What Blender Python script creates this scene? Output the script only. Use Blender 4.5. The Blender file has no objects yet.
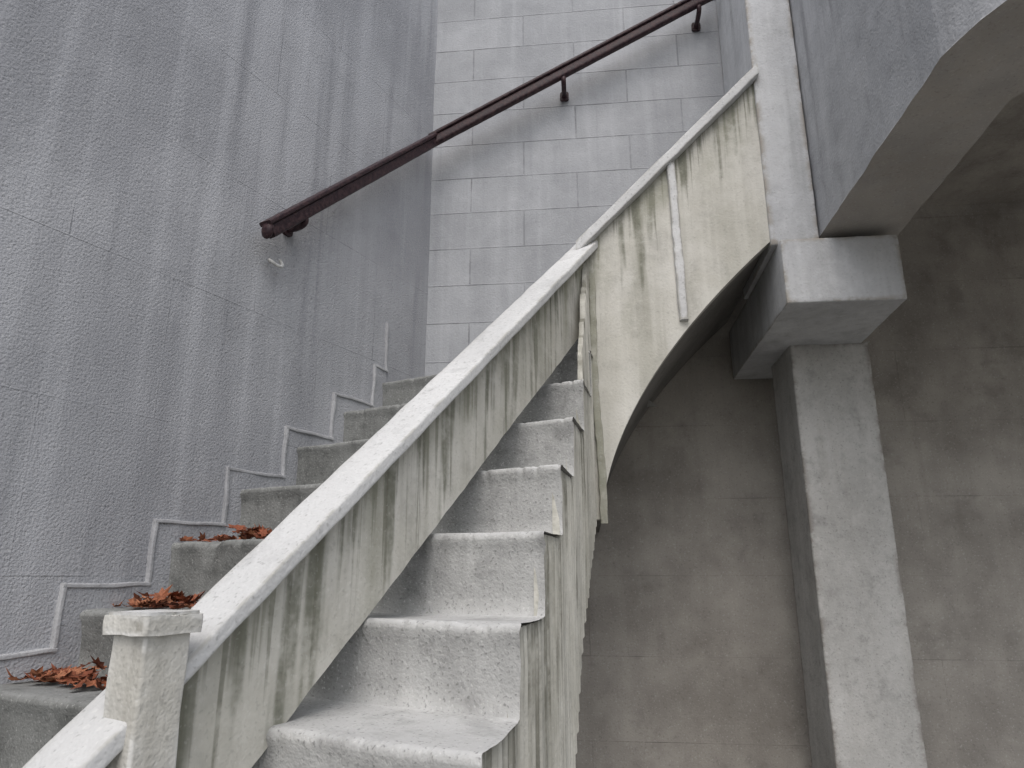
import bpy, bmesh, math, random
from mathutils import Vector, Matrix, noise
random.seed(7)
# ------------------------------------------------------------------ frames
q=math.radians(21.8)
E=Vector((-math.sin(q),math.cos(q),0)); W=Vector((math.cos(q),math.sin(q),0))
def WE(w,e,z): 
    v=W*w+E*e; return Vector((v.x,v.y,z))
def N(x,y,z,s=1.0): return noise.noise(Vector((x*s,y*s,z*s)))
# ------------------------------------------------------------------ materials
def lin(c): return tuple(c)+(1.0,)
class NT:
    def __init__(s,name):
        s.m=bpy.data.materials.new(name); s.m.use_nodes=True
        s.t=s.m.node_tree; s.n=s.t.nodes; s.l=s.t.links
        s.b=s.n['Principled BSDF']; s.b.inputs['Roughness'].default_value=.9
        s.b.inputs['Specular IOR Level'].default_value=.2
    def diffuse(s):
        s.n.remove(s.b); s.b=s.n.new('ShaderNodeBsdfDiffuse'); s.l.new(s.b.outputs[0],s.n['Material Output'].inputs[0])
    def add(s,typ,**k):
        n=s.n.new(typ)
        for a,b in k.items(): setattr(n,a,b)
        return n
    def link(s,a,b): s.l.new(a,b)
    def noise(s,vec,scale,detail=4,rough=.6,mp=None):
        if mp:
            m=s.add('ShaderNodeMapping'); m.inputs['Scale'].default_value=mp; s.link(vec,m.inputs['Vector']); vec=m.outputs[0]
        n=s.add('ShaderNodeTexNoise'); n.inputs['Scale'].default_value=scale; n.inputs['Detail'].default_value=detail; n.inputs['Roughness'].default_value=rough
        s.link(vec,n.inputs['Vector']); return n.outputs['Fac']
    def ramp(s,fac,lo,hi,a=0.,b=1.):
        r=s.add('ShaderNodeMapRange'); r.interpolation_type='SMOOTHSTEP'
        r.inputs['From Min'].default_value=lo; r.inputs['From Max'].default_value=hi
        r.inputs['To Min'].default_value=a; r.inputs['To Max'].default_value=b
        s.link(fac,r.inputs['Value']); return r.outputs[0]
    def math(s,op,a,b):
        m=s.add('ShaderNodeMath',operation=op)
        for i,v in enumerate((a,b)):
            if isinstance(v,(int,float)): m.inputs[i].default_value=v
            else: s.link(v,m.inputs[i])
        return m.outputs[0]
    def mix(s,fac,a,b,mode='MIX'):
        m=s.add('ShaderNodeMix',data_type='RGBA',blend_type=mode)
        for i,v in ((0,fac),(6,a),(7,b)):
            if isinstance(v,(int,float)): m.inputs[i].default_value=v
            elif isinstance(v,tuple): m.inputs[i].default_value=lin(v)
            else: s.link(v,m.inputs[i])
        return m.outputs[2]
    def bump(s,h,dist,strength=1.,prev=None):
        b=s.add('ShaderNodeBump'); b.inputs['Distance'].default_value=dist; b.inputs['Strength'].default_value=strength
        s.link(h,b.inputs['Height'])
        if prev: s.link(prev,b.inputs['Normal'])
        return b.outputs[0]

def sc(c,k): return tuple(min(1,x*k) for x in c)
def concrete(name,c1,c2,streak=.4,streak_col=(.10,.10,.095),mid=.35,speck=.25,fine=140,bumpd=.004,
             blocks=None,drip=None,up=None,down=None,wear=None,leftshade=None,big=1.3,seed=0.,lime=.3,fineb=.5,midscale=8,midb=1.,white=.8):
    g=NT(name); g.diffuse(); tc=g.add('ShaderNodeTexCoord'); off=g.add('ShaderNodeVectorMath',operation='ADD'); off.inputs[1].default_value=(seed,seed*.7,seed*1.3)
    g.link(tc.outputs['Object'],off.inputs[0]); P=off.outputs[0]
    nb=g.noise(P,big,3,.65); n3=g.noise(P,midscale,4,.72); nf=g.noise(P,fine,1,.6)
    col=g.mix(g.ramp(nb,.36,.66),c1,c2)
    col=g.mix(g.ramp(n3,.48,.72,0,mid),col,sc(c1,.5))
    if lime: col=g.mix(g.ramp(n3,.5,.3,0,lime),col,sc(c2,1.3))
    if streak:
        s1=g.noise(P,1,3,.6,(12,12,.5))
        a=g.math('MULTIPLY',g.ramp(s1,.5,.7,0,streak),g.ramp(nb,.4,.6,.3,1))
        col=g.mix(a,col,streak_col)
        col=g.mix(g.ramp(s1,.47,.3,0,streak*.5),col,sc(c2,1.3))
    ge=g.add('ShaderNodeNewGeometry'); sz=g.add('ShaderNodeSeparateXYZ'); g.link(ge.outputs['Normal'],sz.inputs[0])
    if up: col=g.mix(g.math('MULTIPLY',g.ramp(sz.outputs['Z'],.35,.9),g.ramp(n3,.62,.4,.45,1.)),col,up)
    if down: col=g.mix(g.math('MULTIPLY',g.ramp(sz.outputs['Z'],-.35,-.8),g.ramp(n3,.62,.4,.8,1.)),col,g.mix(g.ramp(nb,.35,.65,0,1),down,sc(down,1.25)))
    if leftshade:  # steps beyond the balustrade darkened: its shade painted into the colour
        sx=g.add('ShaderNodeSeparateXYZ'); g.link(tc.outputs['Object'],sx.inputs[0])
        col=g.mix(g.ramp(sx.outputs['X'],-.86,-1.0,0,leftshade[1]),col,g.mix(1.,col,leftshade[0],'MULTIPLY'))
    if drip:
        uv=g.add('ShaderNodeUVMap'); uv.uv_map='UVMap'; s2=g.add('ShaderNodeSeparateXYZ'); g.link(uv.outputs[0],s2.inputs[0])
        for k,(fr,ln,colr,st,soft,th) in enumerate(drip):
            cx=g.add('ShaderNodeCombineXYZ'); g.link(g.math('MULTIPLY',s2.outputs[0],fr),cx.inputs[0])
            g.link(g.math('MULTIPLY',s2.outputs[1],1.6),cx.inputs[1]); cx.inputs[2].default_value=k*7.3+seed
            nn=g.noise(cx.outputs[0],1,2,.6)
            m=g.ramp(g.math('SUBTRACT',nn,g.math('MULTIPLY',s2.outputs[1],ln)),th,th+soft,0,st)
            m=g.math('MULTIPLY',m,g.ramp(n3,.3,.58,.3,1.))
            col=g.mix(m,col,colr)
    h=g.math('ADD',g.math('MULTIPLY',n3,midb),g.math('MULTIPLY',nf,fineb))
    if blocks:
        uv=g.add('ShaderNodeUVMap'); uv.uv_map='UVMap'
        br=g.add('ShaderNodeTexBrick'); g.link(uv.outputs[0],br.inputs['Vector'])
        br.inputs['Scale'].default_value=1; br.inputs['Brick Width'].default_value=blocks[0]; br.inputs['Row Height'].default_value=blocks[1]
        br.inputs['Mortar Size'].default_value=blocks[2]; br.inputs['Mortar Smooth'].default_value=.8; br.offset=blocks[4]
        br.inputs['Color1'].default_value=(.45,.45,.45,1); br.inputs['Color2'].default_value=(.55,.55,.55,1); br.inputs['Mortar'].default_value=(.5,.5,.5,1)
        mm=g.math('MULTIPLY',br.outputs['Fac'],g.math('MULTIPLY',g.ramp(n3,.36,.60,blocks[7],1),g.ramp(nb,.40,.58,blocks[7],1)))
        col=g.mix(g.math('MULTIPLY',mm,blocks[3]),col,sc(c1,.45))
        col=g.mix(blocks[5],col,br.outputs['Color'],'OVERLAY')
        h=g.math('SUBTRACT',h,g.math('MULTIPLY',mm,blocks[6]))
    if speck:
        col=g.mix(g.ramp(nf,.6,.76,0,speck),col,(.06,.06,.055))
        col=g.mix(g.ramp(nf,.38,.25,0,speck*white),col,(.78,.78,.76))
    if wear:
        e=g.math('MULTIPLY',g.ramp(ge.outputs['Pointiness'],.505,.54,0,1),g.ramp(n3,.42,.56,.1,wear[1]))
        e=g.math('MULTIPLY',e,g.ramp(sz.outputs['Z'],-.9,-.6,0,1))
        col=g.mix(e,col,wear[0])
    nrm=g.bump(h,bumpd,.9)
    g.link(col,g.b.inputs['Color']); g.link(nrm,g.b.inputs['Normal'])
    return g.m

M_left=concrete('stucco_wall_mat',(.325,.332,.352),(.42,.428,.448),streak=.5,streak_col=(.205,.21,.228),mid=.16,speck=.3,fine=150,bumpd=.0028,blocks=(.62,.43,.003,.30,.5,.08,.5,.2),big=.9,seed=3,lime=.12,fineb=1.1,midb=.2,midscale=5)
M_skirt=concrete('skirting_mat',(.37,.375,.39),(.45,.455,.465),streak=.2,streak_col=(.22,.22,.235),mid=.4,speck=.25,fine=110,bumpd=.003,seed=5)
M_back=concrete('block_wall_mat',(.35,.36,.378),(.42,.43,.448),streak=.5,streak_col=(.23,.24,.258),mid=.15,speck=.12,fine=120,bumpd=.004,blocks=(.52,.19,.0045,.5,.5,.4,1.0,.55),big=1.4,seed=8,lime=.2,midb=.6)
M_step=concrete('worn_step_mat',(.37,.372,.365),(.46,.462,.455),streak=.3,mid=.6,speck=.45,fine=150,bumpd=.0045,up=(.50,.503,.50),leftshade=((.48,.49,.48),.9),big=3,seed=1,midscale=9,white=.5,lime=.2)
M_cream=concrete('weathered_plaster_mat',(.49,.48,.43),(.58,.57,.53),streak=.5,streak_col=(.27,.265,.215),mid=.35,speck=.15,fine=120,bumpd=.003,
   drip=[(20,.42,(.13,.135,.10),.8,.16,.43),(55,.6,(.17,.17,.135),.75,.14,.43),(6,.4,(.31,.31,.25),.75,.25,.37)],big=2.2,seed=2,lime=.2)
M_cap=concrete('painted_cap_mat',(.55,.555,.555),(.65,.655,.655),streak=0,mid=.35,speck=.28,fine=110,bumpd=.0035,wear=((.30,.29,.25),.6),big=4,seed=6,lime=.2)
M_flute=concrete('ribbed_plaster_mat',(.46,.45,.40),(.58,.57,.52),streak=.8,streak_col=(.17,.165,.13),mid=.35,speck=.15,fine=120,bumpd=.003,
   drip=[(40,.3,(.16,.155,.125),.75,.16,.43)],big=2.5,seed=4)
M_newel=concrete('newel_mat',(.46,.45,.41),(.60,.595,.565),streak=.9,streak_col=(.15,.14,.11),mid=.5,speck=.25,fine=130,bumpd=.004,wear=((.70,.70,.68),.7),big=4,seed=11)
M_col=concrete('painted_concrete_mat',(.48,.49,.505),(.57,.58,.59),streak=.45,streak_col=(.29,.295,.30),mid=.28,speck=.15,fine=120,bumpd=.004,wear=((.34,.31,.27),.8),big=2,seed=9)
M_pil=concrete('pillar_mat',(.41,.405,.39),(.52,.515,.50),streak=.35,streak_col=(.28,.26,.23),mid=.5,speck=.3,fine=120,bumpd=.004,wear=((.24,.22,.2),.8),big=2,seed=12,white=.5)
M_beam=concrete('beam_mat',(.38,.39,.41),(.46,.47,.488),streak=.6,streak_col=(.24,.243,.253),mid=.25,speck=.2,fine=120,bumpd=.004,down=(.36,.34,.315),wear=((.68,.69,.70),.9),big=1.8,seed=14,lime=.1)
M_low=concrete('cast_wall_mat',(.29,.27,.245),(.42,.395,.36),streak=.2,streak_col=(.19,.175,.15),mid=.4,speck=.25,fine=120,bumpd=.004,blocks=(3.1,.36,.003,.3,.5,.04,.5,.3),big=1.7,seed=17,lime=.2,midscale=4)
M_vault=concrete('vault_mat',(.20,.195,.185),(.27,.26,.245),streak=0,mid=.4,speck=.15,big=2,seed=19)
M_ground=concrete('ground_mat',(.18,.175,.165),(.24,.235,.22),streak=0,mid=.4,speck=.3,big=.6,seed=20)
def simple(name,col,rough,col2=None,scale=30,bd=.001,metal=0.):
    g=NT(name); tc=g.add('ShaderNodeTexCoord'); n=g.noise(tc.outputs['Object'],scale,4,.7)
    g.link(g.mix(g.ramp(n,.4,.65),col,col2 or tuple(c*.6 for c in col)),g.b.inputs['Base Color'])
    g.link(g.ramp(n,.3,.7,rough-.12,rough+.12),g.b.inputs['Roughness']); g.b.inputs['Metallic'].default_value=metal
    g.link(g.bump(n,bd),g.b.inputs['Normal']); return g.m
M_rail=simple('handrail_paint_mat',(.028,.016,.020),.42,(.07,.042,.044),60,.002)
M_hook=simple('hook_mat',(.6,.6,.58),.5)
g=NT('dead_leaf_mat'); oi=g.add('ShaderNodeAttribute'); oi.attribute_name='lc'
cr=g.add('ShaderNodeValToRGB'); cr.color_ramp.elements[0].color=(.08,.026,.016,1); cr.color_ramp.elements[1].color=(.44,.20,.11,1)
e=cr.color_ramp.elements.new(.5); e.color=(.26,.085,.045,1); g.link(oi.outputs['Fac'],cr.inputs[0])
tc=g.add('ShaderNodeTexCoord'); nn=g.noise(tc.outputs['Object'],90,3)
g.link(g.mix(g.ramp(nn,.45,.7,0,.5),cr.outputs[0],(.07,.03,.02)),g.b.inputs['Base Color']); g.b.inputs['Roughness'].default_value=.7
M_leaf=g.m

# ------------------------------------------------------------------ mesh helpers
def obj(name,verts,faces,mat,uvs=None,smooth=False,parent=None,bevel=0,seg=2,recalc=True):
    me=bpy.data.meshes.new(name); me.from_pydata([tuple(v) for v in verts],[],faces)
    bm=bmesh.new(); bm.from_mesh(me)
    if uvs:
        lay=bm.loops.layers.uv.new('UVMap'); bm.verts.ensure_lookup_table()
        for f in bm.faces:
            for l in f.loops: l[lay].uv=uvs[l.vert.index]
    if recalc: bmesh.ops.recalc_face_normals(bm,faces=bm.faces)
    bm.to_mesh(me); bm.free()
    for p in me.polygons: p.use_smooth=smooth
    me.materials.append(mat)
    o=bpy.data.objects.new(name,me); bpy.context.collection.objects.link(o)
    if parent: o.parent=parent
    if bevel:
        m=o.modifiers.new('b','BEVEL'); m.width=bevel; m.segments=seg; m.limit_method='ANGLE'; m.angle_limit=math.radians(40)
    return o
def empty(name):
    o=bpy.data.objects.new(name,None); bpy.context.collection.objects.link(o); return o
def prism(name,poly,a0,a1,place,mat,parent=None,bevel=.006):
    n=len(poly); v=[place(p[0],p[1],a0) for p in poly]+[place(p[0],p[1],a1) for p in poly]
    uv=[(p[0],p[1]) for p in poly]*2
    f=[list(range(n)),list(range(2*n-1,n-1,-1))]+[[i,(i+1)%n,n+(i+1)%n,n+i] for i in range(n)]
    return obj(name,v,f,mat,uv,False,parent,bevel)
pWZ=lambda w,z,e: WE(w,e,z)
pWEz=lambda w,e,z: WE(w,e,z)
def rough_prism(name,poly,z0,z1,mat,parent=None,step=.02,r=.006,amp=.002,fs=14):
    P=[]; n=len(poly)
    for i in range(n):
        p0=Vector(poly[i-1]);p1=Vector(poly[i]);p2=Vector(poly[(i+1)%n])
        d0=(p0-p1).normalized();d2=(p2-p1).normalized()
        a=p1+d0*r;b=p1+d2*r
        P+= [a,(a+b)*.25+p1*.5,b]
        q2=p2+(p1-p2).normalized()*r; L=(q2-b).length; k=int(L/step)
        for j in range(1,k): P.append(b.lerp(q2,j/k))
    zs=[z0,z0+r*.3,z0+r]; k=max(1,int((z1-z0-2*r)/step)); zs+=[z0+r+(z1-z0-2*r)*j/k for j in range(1,k)]; zs+=[z1-r,z1-r*.3,z1]
    cen=sum(P,Vector((0,0)))/len(P); V=[];F=[];m=len(P)
    for iz,z in enumerate(zs):
        ins={0:r,1:r*.3,len(zs)-1:r,len(zs)-2:r*.3}.get(iz,0)
        for ip,p in enumerate(P):
            d=(cen-p).normalized() if len(poly)<=4 else Vector((0,0)); pp=p+d*ins
            v=WE(pp.x,pp.y,z); c=N(v.x,v.y,v.z,fs)*amp+N(v.x,v.y,v.z,fs*4)*amp*.4
            v+=(W*d.x+E*d.y)*(-c) if len(poly)<=4 else Vector((N(v.x+7,v.y,v.z,fs)*amp,N(v.x,v.y+3,v.z,fs)*amp,0))
            v.z+=N(v.x,v.y,z+4,fs)*amp; V.append(v)
    for i in range(len(zs)-1):
        for j in range(m): F.append([i*m+j,i*m+(j+1)%m,(i+1)*m+(j+1)%m,(i+1)*m+j])
    F.append(list(range(m))[::-1]); F.append([(len(zs)-1)*m+j for j in range(m)])
    o=obj(name,V,F,mat,None,True,parent); md=o.modifiers.new('es','EDGE_SPLIT'); md.split_angle=math.radians(60)
    for p in o.data.polygons[-2:]: p.use_smooth=False
    return o
def slab(name,us,top,bot,nv,place,thick,mat,parent=None,amp=.002,fs=8,fluted=None):
    V=[];UV=[];Fc=[]; nu=len(us)
    for side in (0,1):
        for u in us:
            t,b=top(u),bot(u)
            for j in range(nv+1):
                z=t+(b-t)*j/nv
                d=0 if side==0 else -thick
                if side==0: d+=amp*N(u*fs,z*fs*.6,3.3)+ (fluted(u,z) if fluted else 0)
                V.append(place(u,z,d)); UV.append((u,t-z))
    k=nv+1; B=nu*k
    for i in range(nu-1):
        for j in range(nv):
            Fc.append([i*k+j,(i+1)*k+j,(i+1)*k+j+1,i*k+j+1]); Fc.append([B+i*k+j,B+i*k+j+1,B+(i+1)*k+j+1,B+(i+1)*k+j])
        Fc.append([i*k,B+i*k,B+(i+1)*k,(i+1)*k]); Fc.append([i*k+nv,(i+1)*k+nv,B+(i+1)*k+nv,B+i*k+nv])
    for j in range(nv):
        Fc.append([j,j+1,B+j+1,B+j]); i=(nu-1)*k; Fc.append([i+j,B+i+j,B+i+j+1,i+j+1])
    o=obj(name,V,Fc,mat,UV,True,parent)
    m=o.modifiers.new('es','EDGE_SPLIT'); m.split_angle=math.radians(50)
    return o
def sweep(name,prof,path,frame,mat,n=120,parent=None,amp=.0015,fs=30,smooth=True):
    V=[];Fc=[];m=len(prof)
    for i in range(n+1):
        o=path(i/n)
        for (a,b) in prof:
            p=frame(a,b,o)
            V.append(p+Vector((N(p.x,p.y,p.z,fs),N(p.y+9,p.x,p.z,fs),N(p.z,p.y,p.x+5,fs)))*amp)
    for i in range(n):
        for j in range(m): Fc.append([i*m+j,i*m+(j+1)%m,(i+1)*m+(j+1)%m,(i+1)*m+j])
    Fc.append(list(range(m))); Fc.append([n*m+j for j in range(m)][::-1])
    o=obj(name,V,Fc,mat,None,smooth,parent)
    md=o.modifiers.new('es','EDGE_SPLIT'); md.split_angle=math.radians(50)
    return o
def rrect(a0,a1,b0,b1,r,s=3,ex=3):
    P=[]
    cs=((a1-r,b1-r,0),(a0+r,b1-r,90),(a0+r,b0+r,180),(a1-r,b0+r,270))
    for i,(cx,cy,st) in enumerate(cs):
        for k in range(s+1):
            an=math.radians(st+90*k/s); P.append((cx+r*math.cos(an),cy+r*math.sin(an)))
        nx_=cs[(i+1)%4]; an=math.radians(nx_[2]); q2=(nx_[0]+r*math.cos(an),nx_[1]+r*math.sin(an)); p=P[-1]
        for k in range(1,ex+1): P.append((p[0]+(q2[0]-p[0])*k/(ex+1),p[1]+(q2[1]-p[1])*k/(ex+1)))
    return P

# ------------------------------------------------------------------ dimensions
XL=-1.8; GZ=-1.7; TOPZ=4.0
C=WE(.04,2.53,0)
X0=-.522
def xr(Y): return X0+(C.x-X0)*(Y-.9)/(C.y-.9)
RUN,RISE=.225,.172
def nos(i):
    y=1.11+RUN*(i-1); z=-.08+RISE*(i-1)
    if i<=0: z+=.022+.004*(-i)
    return (y,z)
I0,I1=-5,6
# ------------------------------------------------------------------ stairs
prof=[]
for i in range(I0,I1+1):
    y,z=nos(i); zb=nos(i-1)[1] if i>I0 else z-RISE
    prof+=[(y+.012,zb+.001,0),(y+.012,zb+.04,0),(y+.011,zb+.09,0),(y+.009,z-.05,.2),(y+.007,z-.03,.6)]
    r=.016
    for k in range(7):
        an=math.pi-(math.pi/2)*k/6
        prof.append((y+r+r*math.cos(an),z-r+r*math.sin(an),1))
    for k in (0.04,.12,.25,.45,.7,.95): prof.append((y+.02+(RUN-.012)*k*.96,z-.003*math.sin(k*3),0.2 if k>.1 else .7))
prof.append((3.2,nos(I1)[1],0))
nx=260; V=[];Fc=[];UV=[]
for j in range(nx+1):
    t=j/nx; t=1-(1-t)**1.15
    for (y,z,k) in prof:
        R=(xr(y)+.005) if y<2.36 else -.9
        x=XL+(R-XL)*t
        dy=.004*N(x*5,y*3,z*9)+.0012*N(x*40,y*20,z*45); dz=.004*N(x*4+4,y*5,z*3)
        if k>=.5:
            c=max(0,N(x*12,z*7,8.1)-.25); dz-=c*.016*k; dy+=c*.020*k
            c2=max(0,N(x*48,z*30,2.1)-.15); dz-=c2*.007*k; dy+=c2*.009*k
        V.append((x+(0.006*N(y*40,z*40,1) if t>.98 else 0),y+dy,z+dz)); UV.append((x,y))
m=len(prof)
for j in range(nx):
    for i in range(m-1): Fc.append([j*m+i,(j+1)*m+i,(j+1)*m+i+1,j*m+i+1])
stairs=empty('concrete_staircase')
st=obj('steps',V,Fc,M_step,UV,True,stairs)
def ntop(Y):
    z=-9
    for i in range(I0,I1+1):
        y,zz=nos(i)
        if Y>=y+.021: z=zz-.007
        elif Y>=y+.015 : z=zz-.03
    if Y>2.06:
        s=min(1,(Y-2.06)/.30); z=max(z,.62+ .64*s**.9+(.07*N(Y*34,1,1)+.03*N(Y*110,1,4))*min(1,(1-s)*5))
    return z
def nbot(Y):
    pts=[(0,GZ),(1.25,GZ),(1.45,-.95),(1.72,-.446),(2.0,-.10),(2.36,.2),(3,.2)]
    for a,b in zip(pts,pts[1:]):
        if Y<=b[0]: return a[1]+(b[1]-a[1])*(Y-a[0])/(b[0]-a[0])
dirn=Vector((C.x-X0,C.y-.9,0)).normalized(); outn=Vector((dirn.y,-dirn.x,0))
def fl(u,z):
    ph=u*2*math.pi/.034+2.2*N(u*3,1,1)+.5*N(u*6,z*3,2)
    e=max(0,1-(ntop(u)-z)/.02)
    return (.0035*math.sin(ph)+.002*math.sin(ph*2.13+1))*(1-.6*e)+.002*N(u*50,z*5,4)
us=[.3+ (2.362-.3)*i/700 for i in range(701)]
slab('ribbed_side',us,ntop,nbot,26,lambda u,z,d:Vector((xr(u),u,z))+outn*(d-.004),.016,M_flute,stairs,.003,6,fl)
def arch(w):
    x=max(0,w-.057); return .189+1.309*x**.578
ws=[.03]+[.057+.69*(i/60)**2 for i in range(61)]
vt=lambda w: .78+max(0,(w-.1))*.86
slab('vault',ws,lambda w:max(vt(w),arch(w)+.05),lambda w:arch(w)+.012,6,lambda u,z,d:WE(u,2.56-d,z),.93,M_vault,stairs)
for k,(w0,w1,z) in enumerate(((-.35,.0,.952),(-.0,.25,1.124),(.25,.5,1.296),(.5,.72,1.468))):
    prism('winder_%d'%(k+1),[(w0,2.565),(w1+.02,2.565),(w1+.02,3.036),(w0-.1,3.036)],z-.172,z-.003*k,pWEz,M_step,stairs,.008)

# ------------------------------------------------------------------ balustrade
bal=empty('stair_balustrade')
T=lambda Y:-.035+.826*(Y-.785)
us=[.30+(2.36-.30)*i/160 for i in range(161)]
slab('panel',us,lambda Y:T(Y)-.024,lambda Y:-.201+.815*(Y-.963)+.003*N(Y*25,0,0),16,lambda u,z,d:Vector((-.902+d,u,z)),.045,M_cream,bal,.004,5)
sweep('cap',rrect(-.968,-.864,-.034,0,.005),lambda t:Vector((0,.28+(2.40-.28)*t,T(.28+(2.40-.28)*t))),lambda a,b,o:Vector((a,o.y,o.z+b)),M_cap,260,bal,.0022,12)
wl=[.03,.04,.05]+[.057+.677*(i/90)**1.6 for i in range(91)]
PT=lambda w:1.255+(w-.03)*1.005
slab('arched_panel',wl,PT,arch,22,lambda u,z,d:WE(u,2.505-d,z),.055,M_cream,bal,.004,5)
sweep('arched_panel_cap',rrect(-.045,.055,-.022,.03,.006),lambda t:WE(-.012+.747*t,2.51,PT(-.012+.747*t)),lambda a,b,o:o+E*a+Vector((0,0,b)),M_cap,100,bal,.002,12)
sweep('edge_batten',rrect(-.013,.013,-.014,.02,.004),lambda t:WE(.036+.022*t+.004*math.sin(t*9),2.502,1.245-1.07*t),lambda a,b,o:o+W*a+E*b,M_cream,80,bal,.004,25)
sweep('batten',rrect(-.016,.016,-.016,.02,.005),lambda t:WE(.368+.012*t,2.502,1.58-.665*t),lambda a,b,o:o+W*a+E*b,M_cap,60,bal,.003,25)
nw=empty('newel_post')
def box(name,x0,x1,y0,y1,z0,z1,mat,parent,bev,sub=0):
    v=[(x,y,z) for x in (x0,x1) for y in (y0,y1) for z in (z0,z1)]
    f=[[0,1,3,2],[4,6,7,5],[0,4,5,1],[2,3,7,6],[0,2,6,4],[1,5,7,3]]
    return obj(name,v,f,mat,[(a[0]+a[1],a[2]) for a in v],False,parent,bev,3)
sweep('post',rrect(-.918,-.85,.616,.684,.005),lambda t:Vector((0,0,-.066-.75*t)),lambda a,b,o:Vector((a,b,o.z)),M_newel,110,nw,.0025,14)
sweep('post_cap',rrect(-.928,-.841,.606,.694,.006),lambda t:Vector((0,0,-.074+.024*t)),lambda a,b,o:Vector((a,b,o.z)),M_newel,6,nw,.0025,40)
sweep('post_cap_top',rrect(-.925,-.844,.609,.691,.006),lambda t:Vector((0,0,-.050+.004*t)),lambda a,b,o:Vector((a,b,o.z)),M_cap,2,nw,.0012,40)

# ------------------------------------------------------------------ walls
def gridwall(name,us,zs,place,mat,parent=None,amp=.006,fs=2.):
    V=[];UV=[];F=[]
    for u in us:
        for z in zs:
            V.append(place(u,z,amp*N(u*fs,z*fs,5)+amp*.3*N(u*fs*5,z*fs*5,1))); UV.append((u,z))
    k=len(zs)
    for i in range(len(us)-1):
        for j in range(k-1): F.append([i*k+j,(i+1)*k+j,(i+1)*k+j+1,i*k+j+1])
    return obj(name,V,F,mat,UV,True,parent)
lin_=lambda a,b,n:[a+(b-a)*i/n for i in range(n+1)]
lw=empty('stucco_wall')
gridwall('face',lin_(-4,2.62,160),lin_(GZ,TOPZ,140),lambda u,z,d:Vector((XL+d,u,z)),M_left,lw)
box('core',-2.1,XL-.02,-4,2.7,GZ,TOPZ,M_left,lw,0)
outer=[];inner=[]
for i in range(I0,I1+1):
    y,z=nos(i); zb=nos(i-1)[1] if i>I0 else z-RISE
    outer+= [(y-.050,zb+.056),(y-.050,z+.056)]
    inner+= [(y+.03,zb-.03),(y+.03,z-.03)]
outer=outer+[(2.26,nos(I1)[1]+.056)]; inner=inner+[(2.26,nos(I1)[1]-.03)]
n=len(outer); V=[];F=[];UV=[]
for X in (XL-.01,XL+.009):
    for p in outer+inner: V.append((X+ (.0015*N(p[0]*9,p[1]*9,0) if X>XL else 0),p[0]+.004*N(p[0]*7,p[1]*7,3),p[1]+.004*N(p[1]*7,p[0]*7,9))); UV.append((p[0],p[1]))
for i in range(n-1):
    F.append([2*n+i,2*n+i+1,3*n+i+1,3*n+i]); F.append([i,i+1,2*n+i+1,2*n+i])
obj('stepped_skirting',V,F,M_left,UV,False,lw,.003)
def ridge(name,pts,wd,pr,mat):
    for k,(a,b) in enumerate(zip(pts,pts[1:])):
        a=Vector((XL+.001,a[0],a[1])); b=Vector((XL+.001,b[0],b[1])); d=(b-a).normalized(); s=Vector((1,0,0)).cross(d)
        a=a-d*wd*.98; b=b+d*wd*.98
        o=sweep(name+'_%d'%k,rrect(-wd,wd,-.012,pr+.0006*(k%2),.0025,2),lambda t:a.lerp(b,t),lambda p,r,o:o+s*p+Vector((r,0,0)),mat,24,lw,.006,11)
        o.data.uv_layers.new(name='UVMap')
ridge('skirting_bead',outer+[(2.25,1.04)],.0055,.0125,M_skirt)
bw=empty('block_wall')
gridwall('face',lin_(-.74,1.3,50),lin_(.3,TOPZ-.6,90),lambda u,z,d:WE(u,3.04-d*.5,max(z,.85+max(0,u)*.72) if u>0 else z),M_back,bw,.004)
prism('core',[(-.9,.3),(0.0,.9),(.75,1.38),(1.3,1.38),(1.3,TOPZ-.6),(-.9,TOPZ-.6)],3.06,3.2,pWZ,M_back,bw,0)
cw=empty('rear_concrete_wall')
gridwall('face',lin_(-1.6,7,120),lin_(GZ,1.9,60),lambda u,z,d:WE(u,3.5-d,z),M_low,cw,.006)
prism('core',[(-1.6,GZ),(7,GZ),(7,1.9),(-1.6,1.9)],3.53,3.8,pWZ,M_low,cw,0)
prism('concrete_ceiling',[(1.16,.9),(7,.9),(7,3.6),(.2,3.6),(.2,3.22),(1.16,3.22)],1.862,2.10,pWEz,M_low,None,.01)

# ------------------------------------------------------------------ column, block, pillar, beam
pc=empty('concrete_pillar')
rough_prism('shaft',[(.884,2.95),(1.203,2.95),(1.203,3.27),(.884,3.27)],GZ,.955,M_pil,pc,.02,.006,.002)
rough_prism('capital_block',[(.742,2.45),(1.155,2.45),(1.20,3.48),(.75,3.48)],.948,1.20,M_col,pc,.015,.005,.002)
rough_prism('upper_post',[(.72,2.492),(.897,2.492),(.897,3.035),(.73,3.035)],1.2,TOPZ-.6,M_col,pc,.02,.006,.002)
rough_prism('curved_concrete_beam',[(.903,2.6),(.903,1.56),(.935,1.44),(1.02,1.27),(1.16,1.10),(1.4,.9),(2.2,.5),(2.5,1.0),(1.6,1.35),(1.26,1.58),(1.165,1.75),(1.195,2.6)],1.235,2.5,M_beam,None,.02,.006,.003)

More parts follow.
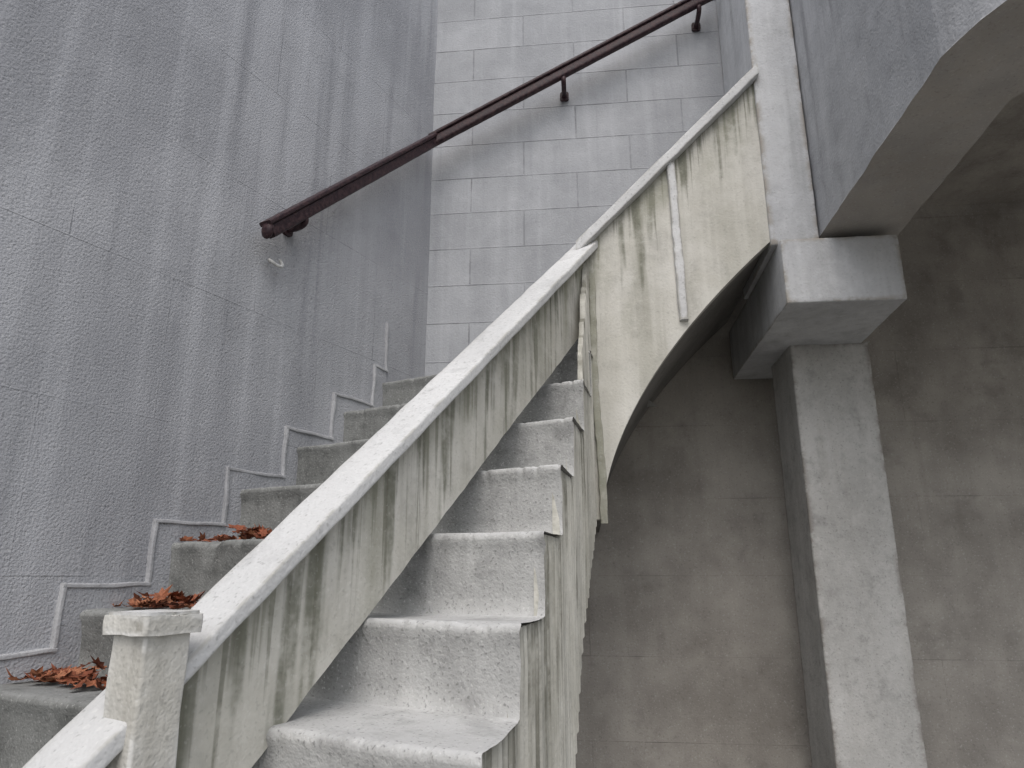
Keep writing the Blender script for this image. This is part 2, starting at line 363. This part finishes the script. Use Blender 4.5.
# ------------------------------------------------------------------ handrail
hr=empty('wall_handrail')
A=Vector((-1.715,1.50,1.12)); Bc=Vector((-1.715,2.44,2.035)); D=WE(.69,2.93,2.79); Bc2=WE(-.69,2.93,2.04)
def seg(name,a,b,n,prof_,mat,par,amp=.0008):
    d=(b-a).normalized(); side=d.cross(Vector((0,0,1))).normalized(); up=side.cross(d)
    return sweep(name,prof_,lambda t:a.lerp(b,t),lambda p,r,o:o+side*p+up*r,mat,n,par,amp,40)
rp=rrect(-.017,.017,-.032,.014,.010); rt=rrect(-.026,.026,.012,.028,.005)
for nm,p in (('bar',rp),('grip',rt)):
    seg(nm+'_left',A,Bc+Vector((0,.012,.012)),60,p,M_rail,hr); seg(nm+'_back',Bc+(Bc-D).normalized()*.012,D,60,p,M_rail,hr)
def ball(name,c,r,mat,par,sc=(1,1,1)):
    bm=bmesh.new(); bmesh.ops.create_uvsphere(bm,u_segments=20,v_segments=12,radius=r)
    for v in bm.verts: v.co=Vector((v.co.x*sc[0],v.co.y*sc[1],v.co.z*sc[2]))+c
    me=bpy.data.meshes.new(name); bm.to_mesh(me); bm.free(); me.materials.append(mat)
    for p in me.polygons:p.use_smooth=True
    o=bpy.data.objects.new(name,me); bpy.context.collection.objects.link(o); o.parent=par
ball('end_knob',A+Vector((0,-.002,-.004)),.032,M_rail,hr,(.75,.5,1))
def tube(name,pts,r,mat,par,n=10):
    cu=bpy.data.curves.new(name,'CURVE'); cu.dimensions='3D'; sp=cu.splines.new('BEZIER'); sp.bezier_points.add(len(pts)-1)
    for b,p in zip(sp.bezier_points,pts): b.co=p; b.handle_left_type=b.handle_right_type='AUTO'
    cu.bevel_depth=r; cu.bevel_resolution=4; cu.use_fill_caps=True; cu.materials.append(mat)
    o=bpy.data.objects.new(name,cu); bpy.context.collection.objects.link(o); o.parent=par
def bracket(k,c,wallp):
    n=(wallp-c).normalized()
    tube('bracket_%d'%k,[c+Vector((0,0,-.03)),c+Vector((0,0,-.055)),c+n*.03+Vector((0,0,-.066)),wallp+Vector((0,0,-.062))],.012,M_rail,hr)
    seg('bracket_plate_%d'%k,wallp+Vector((0,0,-.062))-n*.008,wallp+Vector((0,0,-.062))+n*.004,3,rrect(-.022,.022,-.025,.025,.012),M_rail,hr,0)
c=A.lerp(Bc,.17); bracket(1,c,Vector((XL,c.y,c.z)))
c=Bc.lerp(D,.46); bracket(2,c,c+E*.11)
c=Bc.lerp(D,.95); bracket(3,c,c+E*.11)
hk=Vector((XL+.008,1.60,1.055))
tube('wall_hook',[hk+Vector((0,-.01,.0)),hk+Vector((.02,-.028,-.006)),hk+Vector((.034,-.008,-.02)),hk+Vector((.03,.018,-.01)),hk+Vector((.02,.016,.012))],.006,M_hook,None)

# ------------------------------------------------------------------ leaves
def leaves(cx,cy,z,rx,ry,n):
    V=[];F=[];LC=[];shape=[]
    for k in range(14):
        a=2*math.pi*k/14; r=1.0 if k==0 else (.66 if k%2==0 else .46)
        if k in(2,12): r=.8
        shape.append((r*math.cos(a),r*.62*math.sin(a)))
    for i in range(n):
        u=max(-1.4,min(1.4,random.gauss(0,.65))); v=max(-1,min(1,random.gauss(0,.5))); s=random.uniform(.022,.042)
        h=max(0,1-abs(u)*.8)
        o=Vector((cx+rx*u,cy+ry*v,z+.004+random.random()*.035*h))
        rot=Matrix.Rotation(random.uniform(0,6.28),3,'Z')@Matrix.Rotation(random.gauss(0,.45),3,'X')@Matrix.Rotation(random.gauss(0,.4),3,'Y')
        cu=random.uniform(.1,.9); b=len(V); lc=random.random()
        V.append(o+rot@Vector((0,0,-.1*s)));LC.append(lc)
        for (x,y) in shape:
            V.append(o+rot@(Vector((x,y,cu*(x*x*.4+y*y*.9)-.1+random.uniform(-.1,.1)))*s)); LC.append(lc*.8+random.random()*.2)
        for k in range(14): F.append([b,b+1+k,b+1+(k+1)%14])
    for v in V:
        v.z=max(v.z,z+.002+.002*random.random()); v.x=max(v.x,XL+.018)
    o=obj('dead_leaves',V,F,M_leaf,None,False,None,recalc=False)
    at=o.data.attributes.new('lc','FLOAT','POINT')
    for i,x in enumerate(LC): at.data[i].value=x
leaves(-1.63,1.02,nos(0)[1],.15,.07,85)
leaves(-1.61,1.22,nos(1)[1],.16,.06,85)
leaves(-1.58,1.43,nos(2)[1],.16,.06,90)
# ------------------------------------------------------------------ ground
prism('ground',[(-300,-300),(300,-300),(300,300),(-300,300)],GZ-.2,GZ,lambda a,b,c:Vector((a,b,c)),M_ground,None,0)

# ------------------------------------------------------------------ camera
th=math.radians(15.3);ps=math.radians(27.8);c,s=math.cos(th),math.sin(th)
Fv=Vector((-math.sin(ps)*c,math.cos(ps)*c,s));R=Vector((math.cos(ps),math.sin(ps),0));U=R.cross(Fv)
cam=bpy.data.cameras.new('Camera'); co=bpy.data.objects.new('Camera',cam); bpy.context.collection.objects.link(co)
co.matrix_world=Matrix(((R.x,U.x,-Fv.x,0),(R.y,U.y,-Fv.y,0),(R.z,U.z,-Fv.z,0),(0,0,0,1)))
cam.sensor_width=36; cam.lens=700/1024*36; cam.clip_start=.02; cam.clip_end=1000
bpy.context.scene.camera=co
# ------------------------------------------------------------------ light
w=bpy.data.worlds.new('World'); bpy.context.scene.world=w; w.use_nodes=True
nt=w.node_tree; sk=nt.nodes.new('ShaderNodeTexSky'); sk.sky_type='NISHITA'; sk.sun_disc=False
el=math.radians(54); az=math.radians(160)
sk.sun_elevation=el; sk.sun_rotation=az; sk.dust_density=4.; sk.air_density=1.0
hs=nt.nodes.new('ShaderNodeHueSaturation'); hs.inputs['Saturation'].default_value=.5; hs.inputs['Value'].default_value=1.25
bg=nt.nodes['Background']; nt.links.new(sk.outputs[0],hs.inputs['Color']); nt.links.new(hs.outputs[0],bg.inputs[0]); bg.inputs[1].default_value=.15
sd=bpy.data.lights.new('Sun','SUN'); sd.energy=1.0; sd.angle=math.radians(90); sd.color=(1,.985,.97)
so=bpy.data.objects.new('Sun',sd); bpy.context.collection.objects.link(so)
dv=Vector((math.sin(az)*math.cos(el),math.cos(az)*math.cos(el),math.sin(el)))
so.rotation_euler=dv.to_track_quat('Z','Y').to_euler()
scn=bpy.context.scene; scn.view_settings.view_transform='Standard'; scn.view_settings.look='None'; scn.view_settings.exposure=0
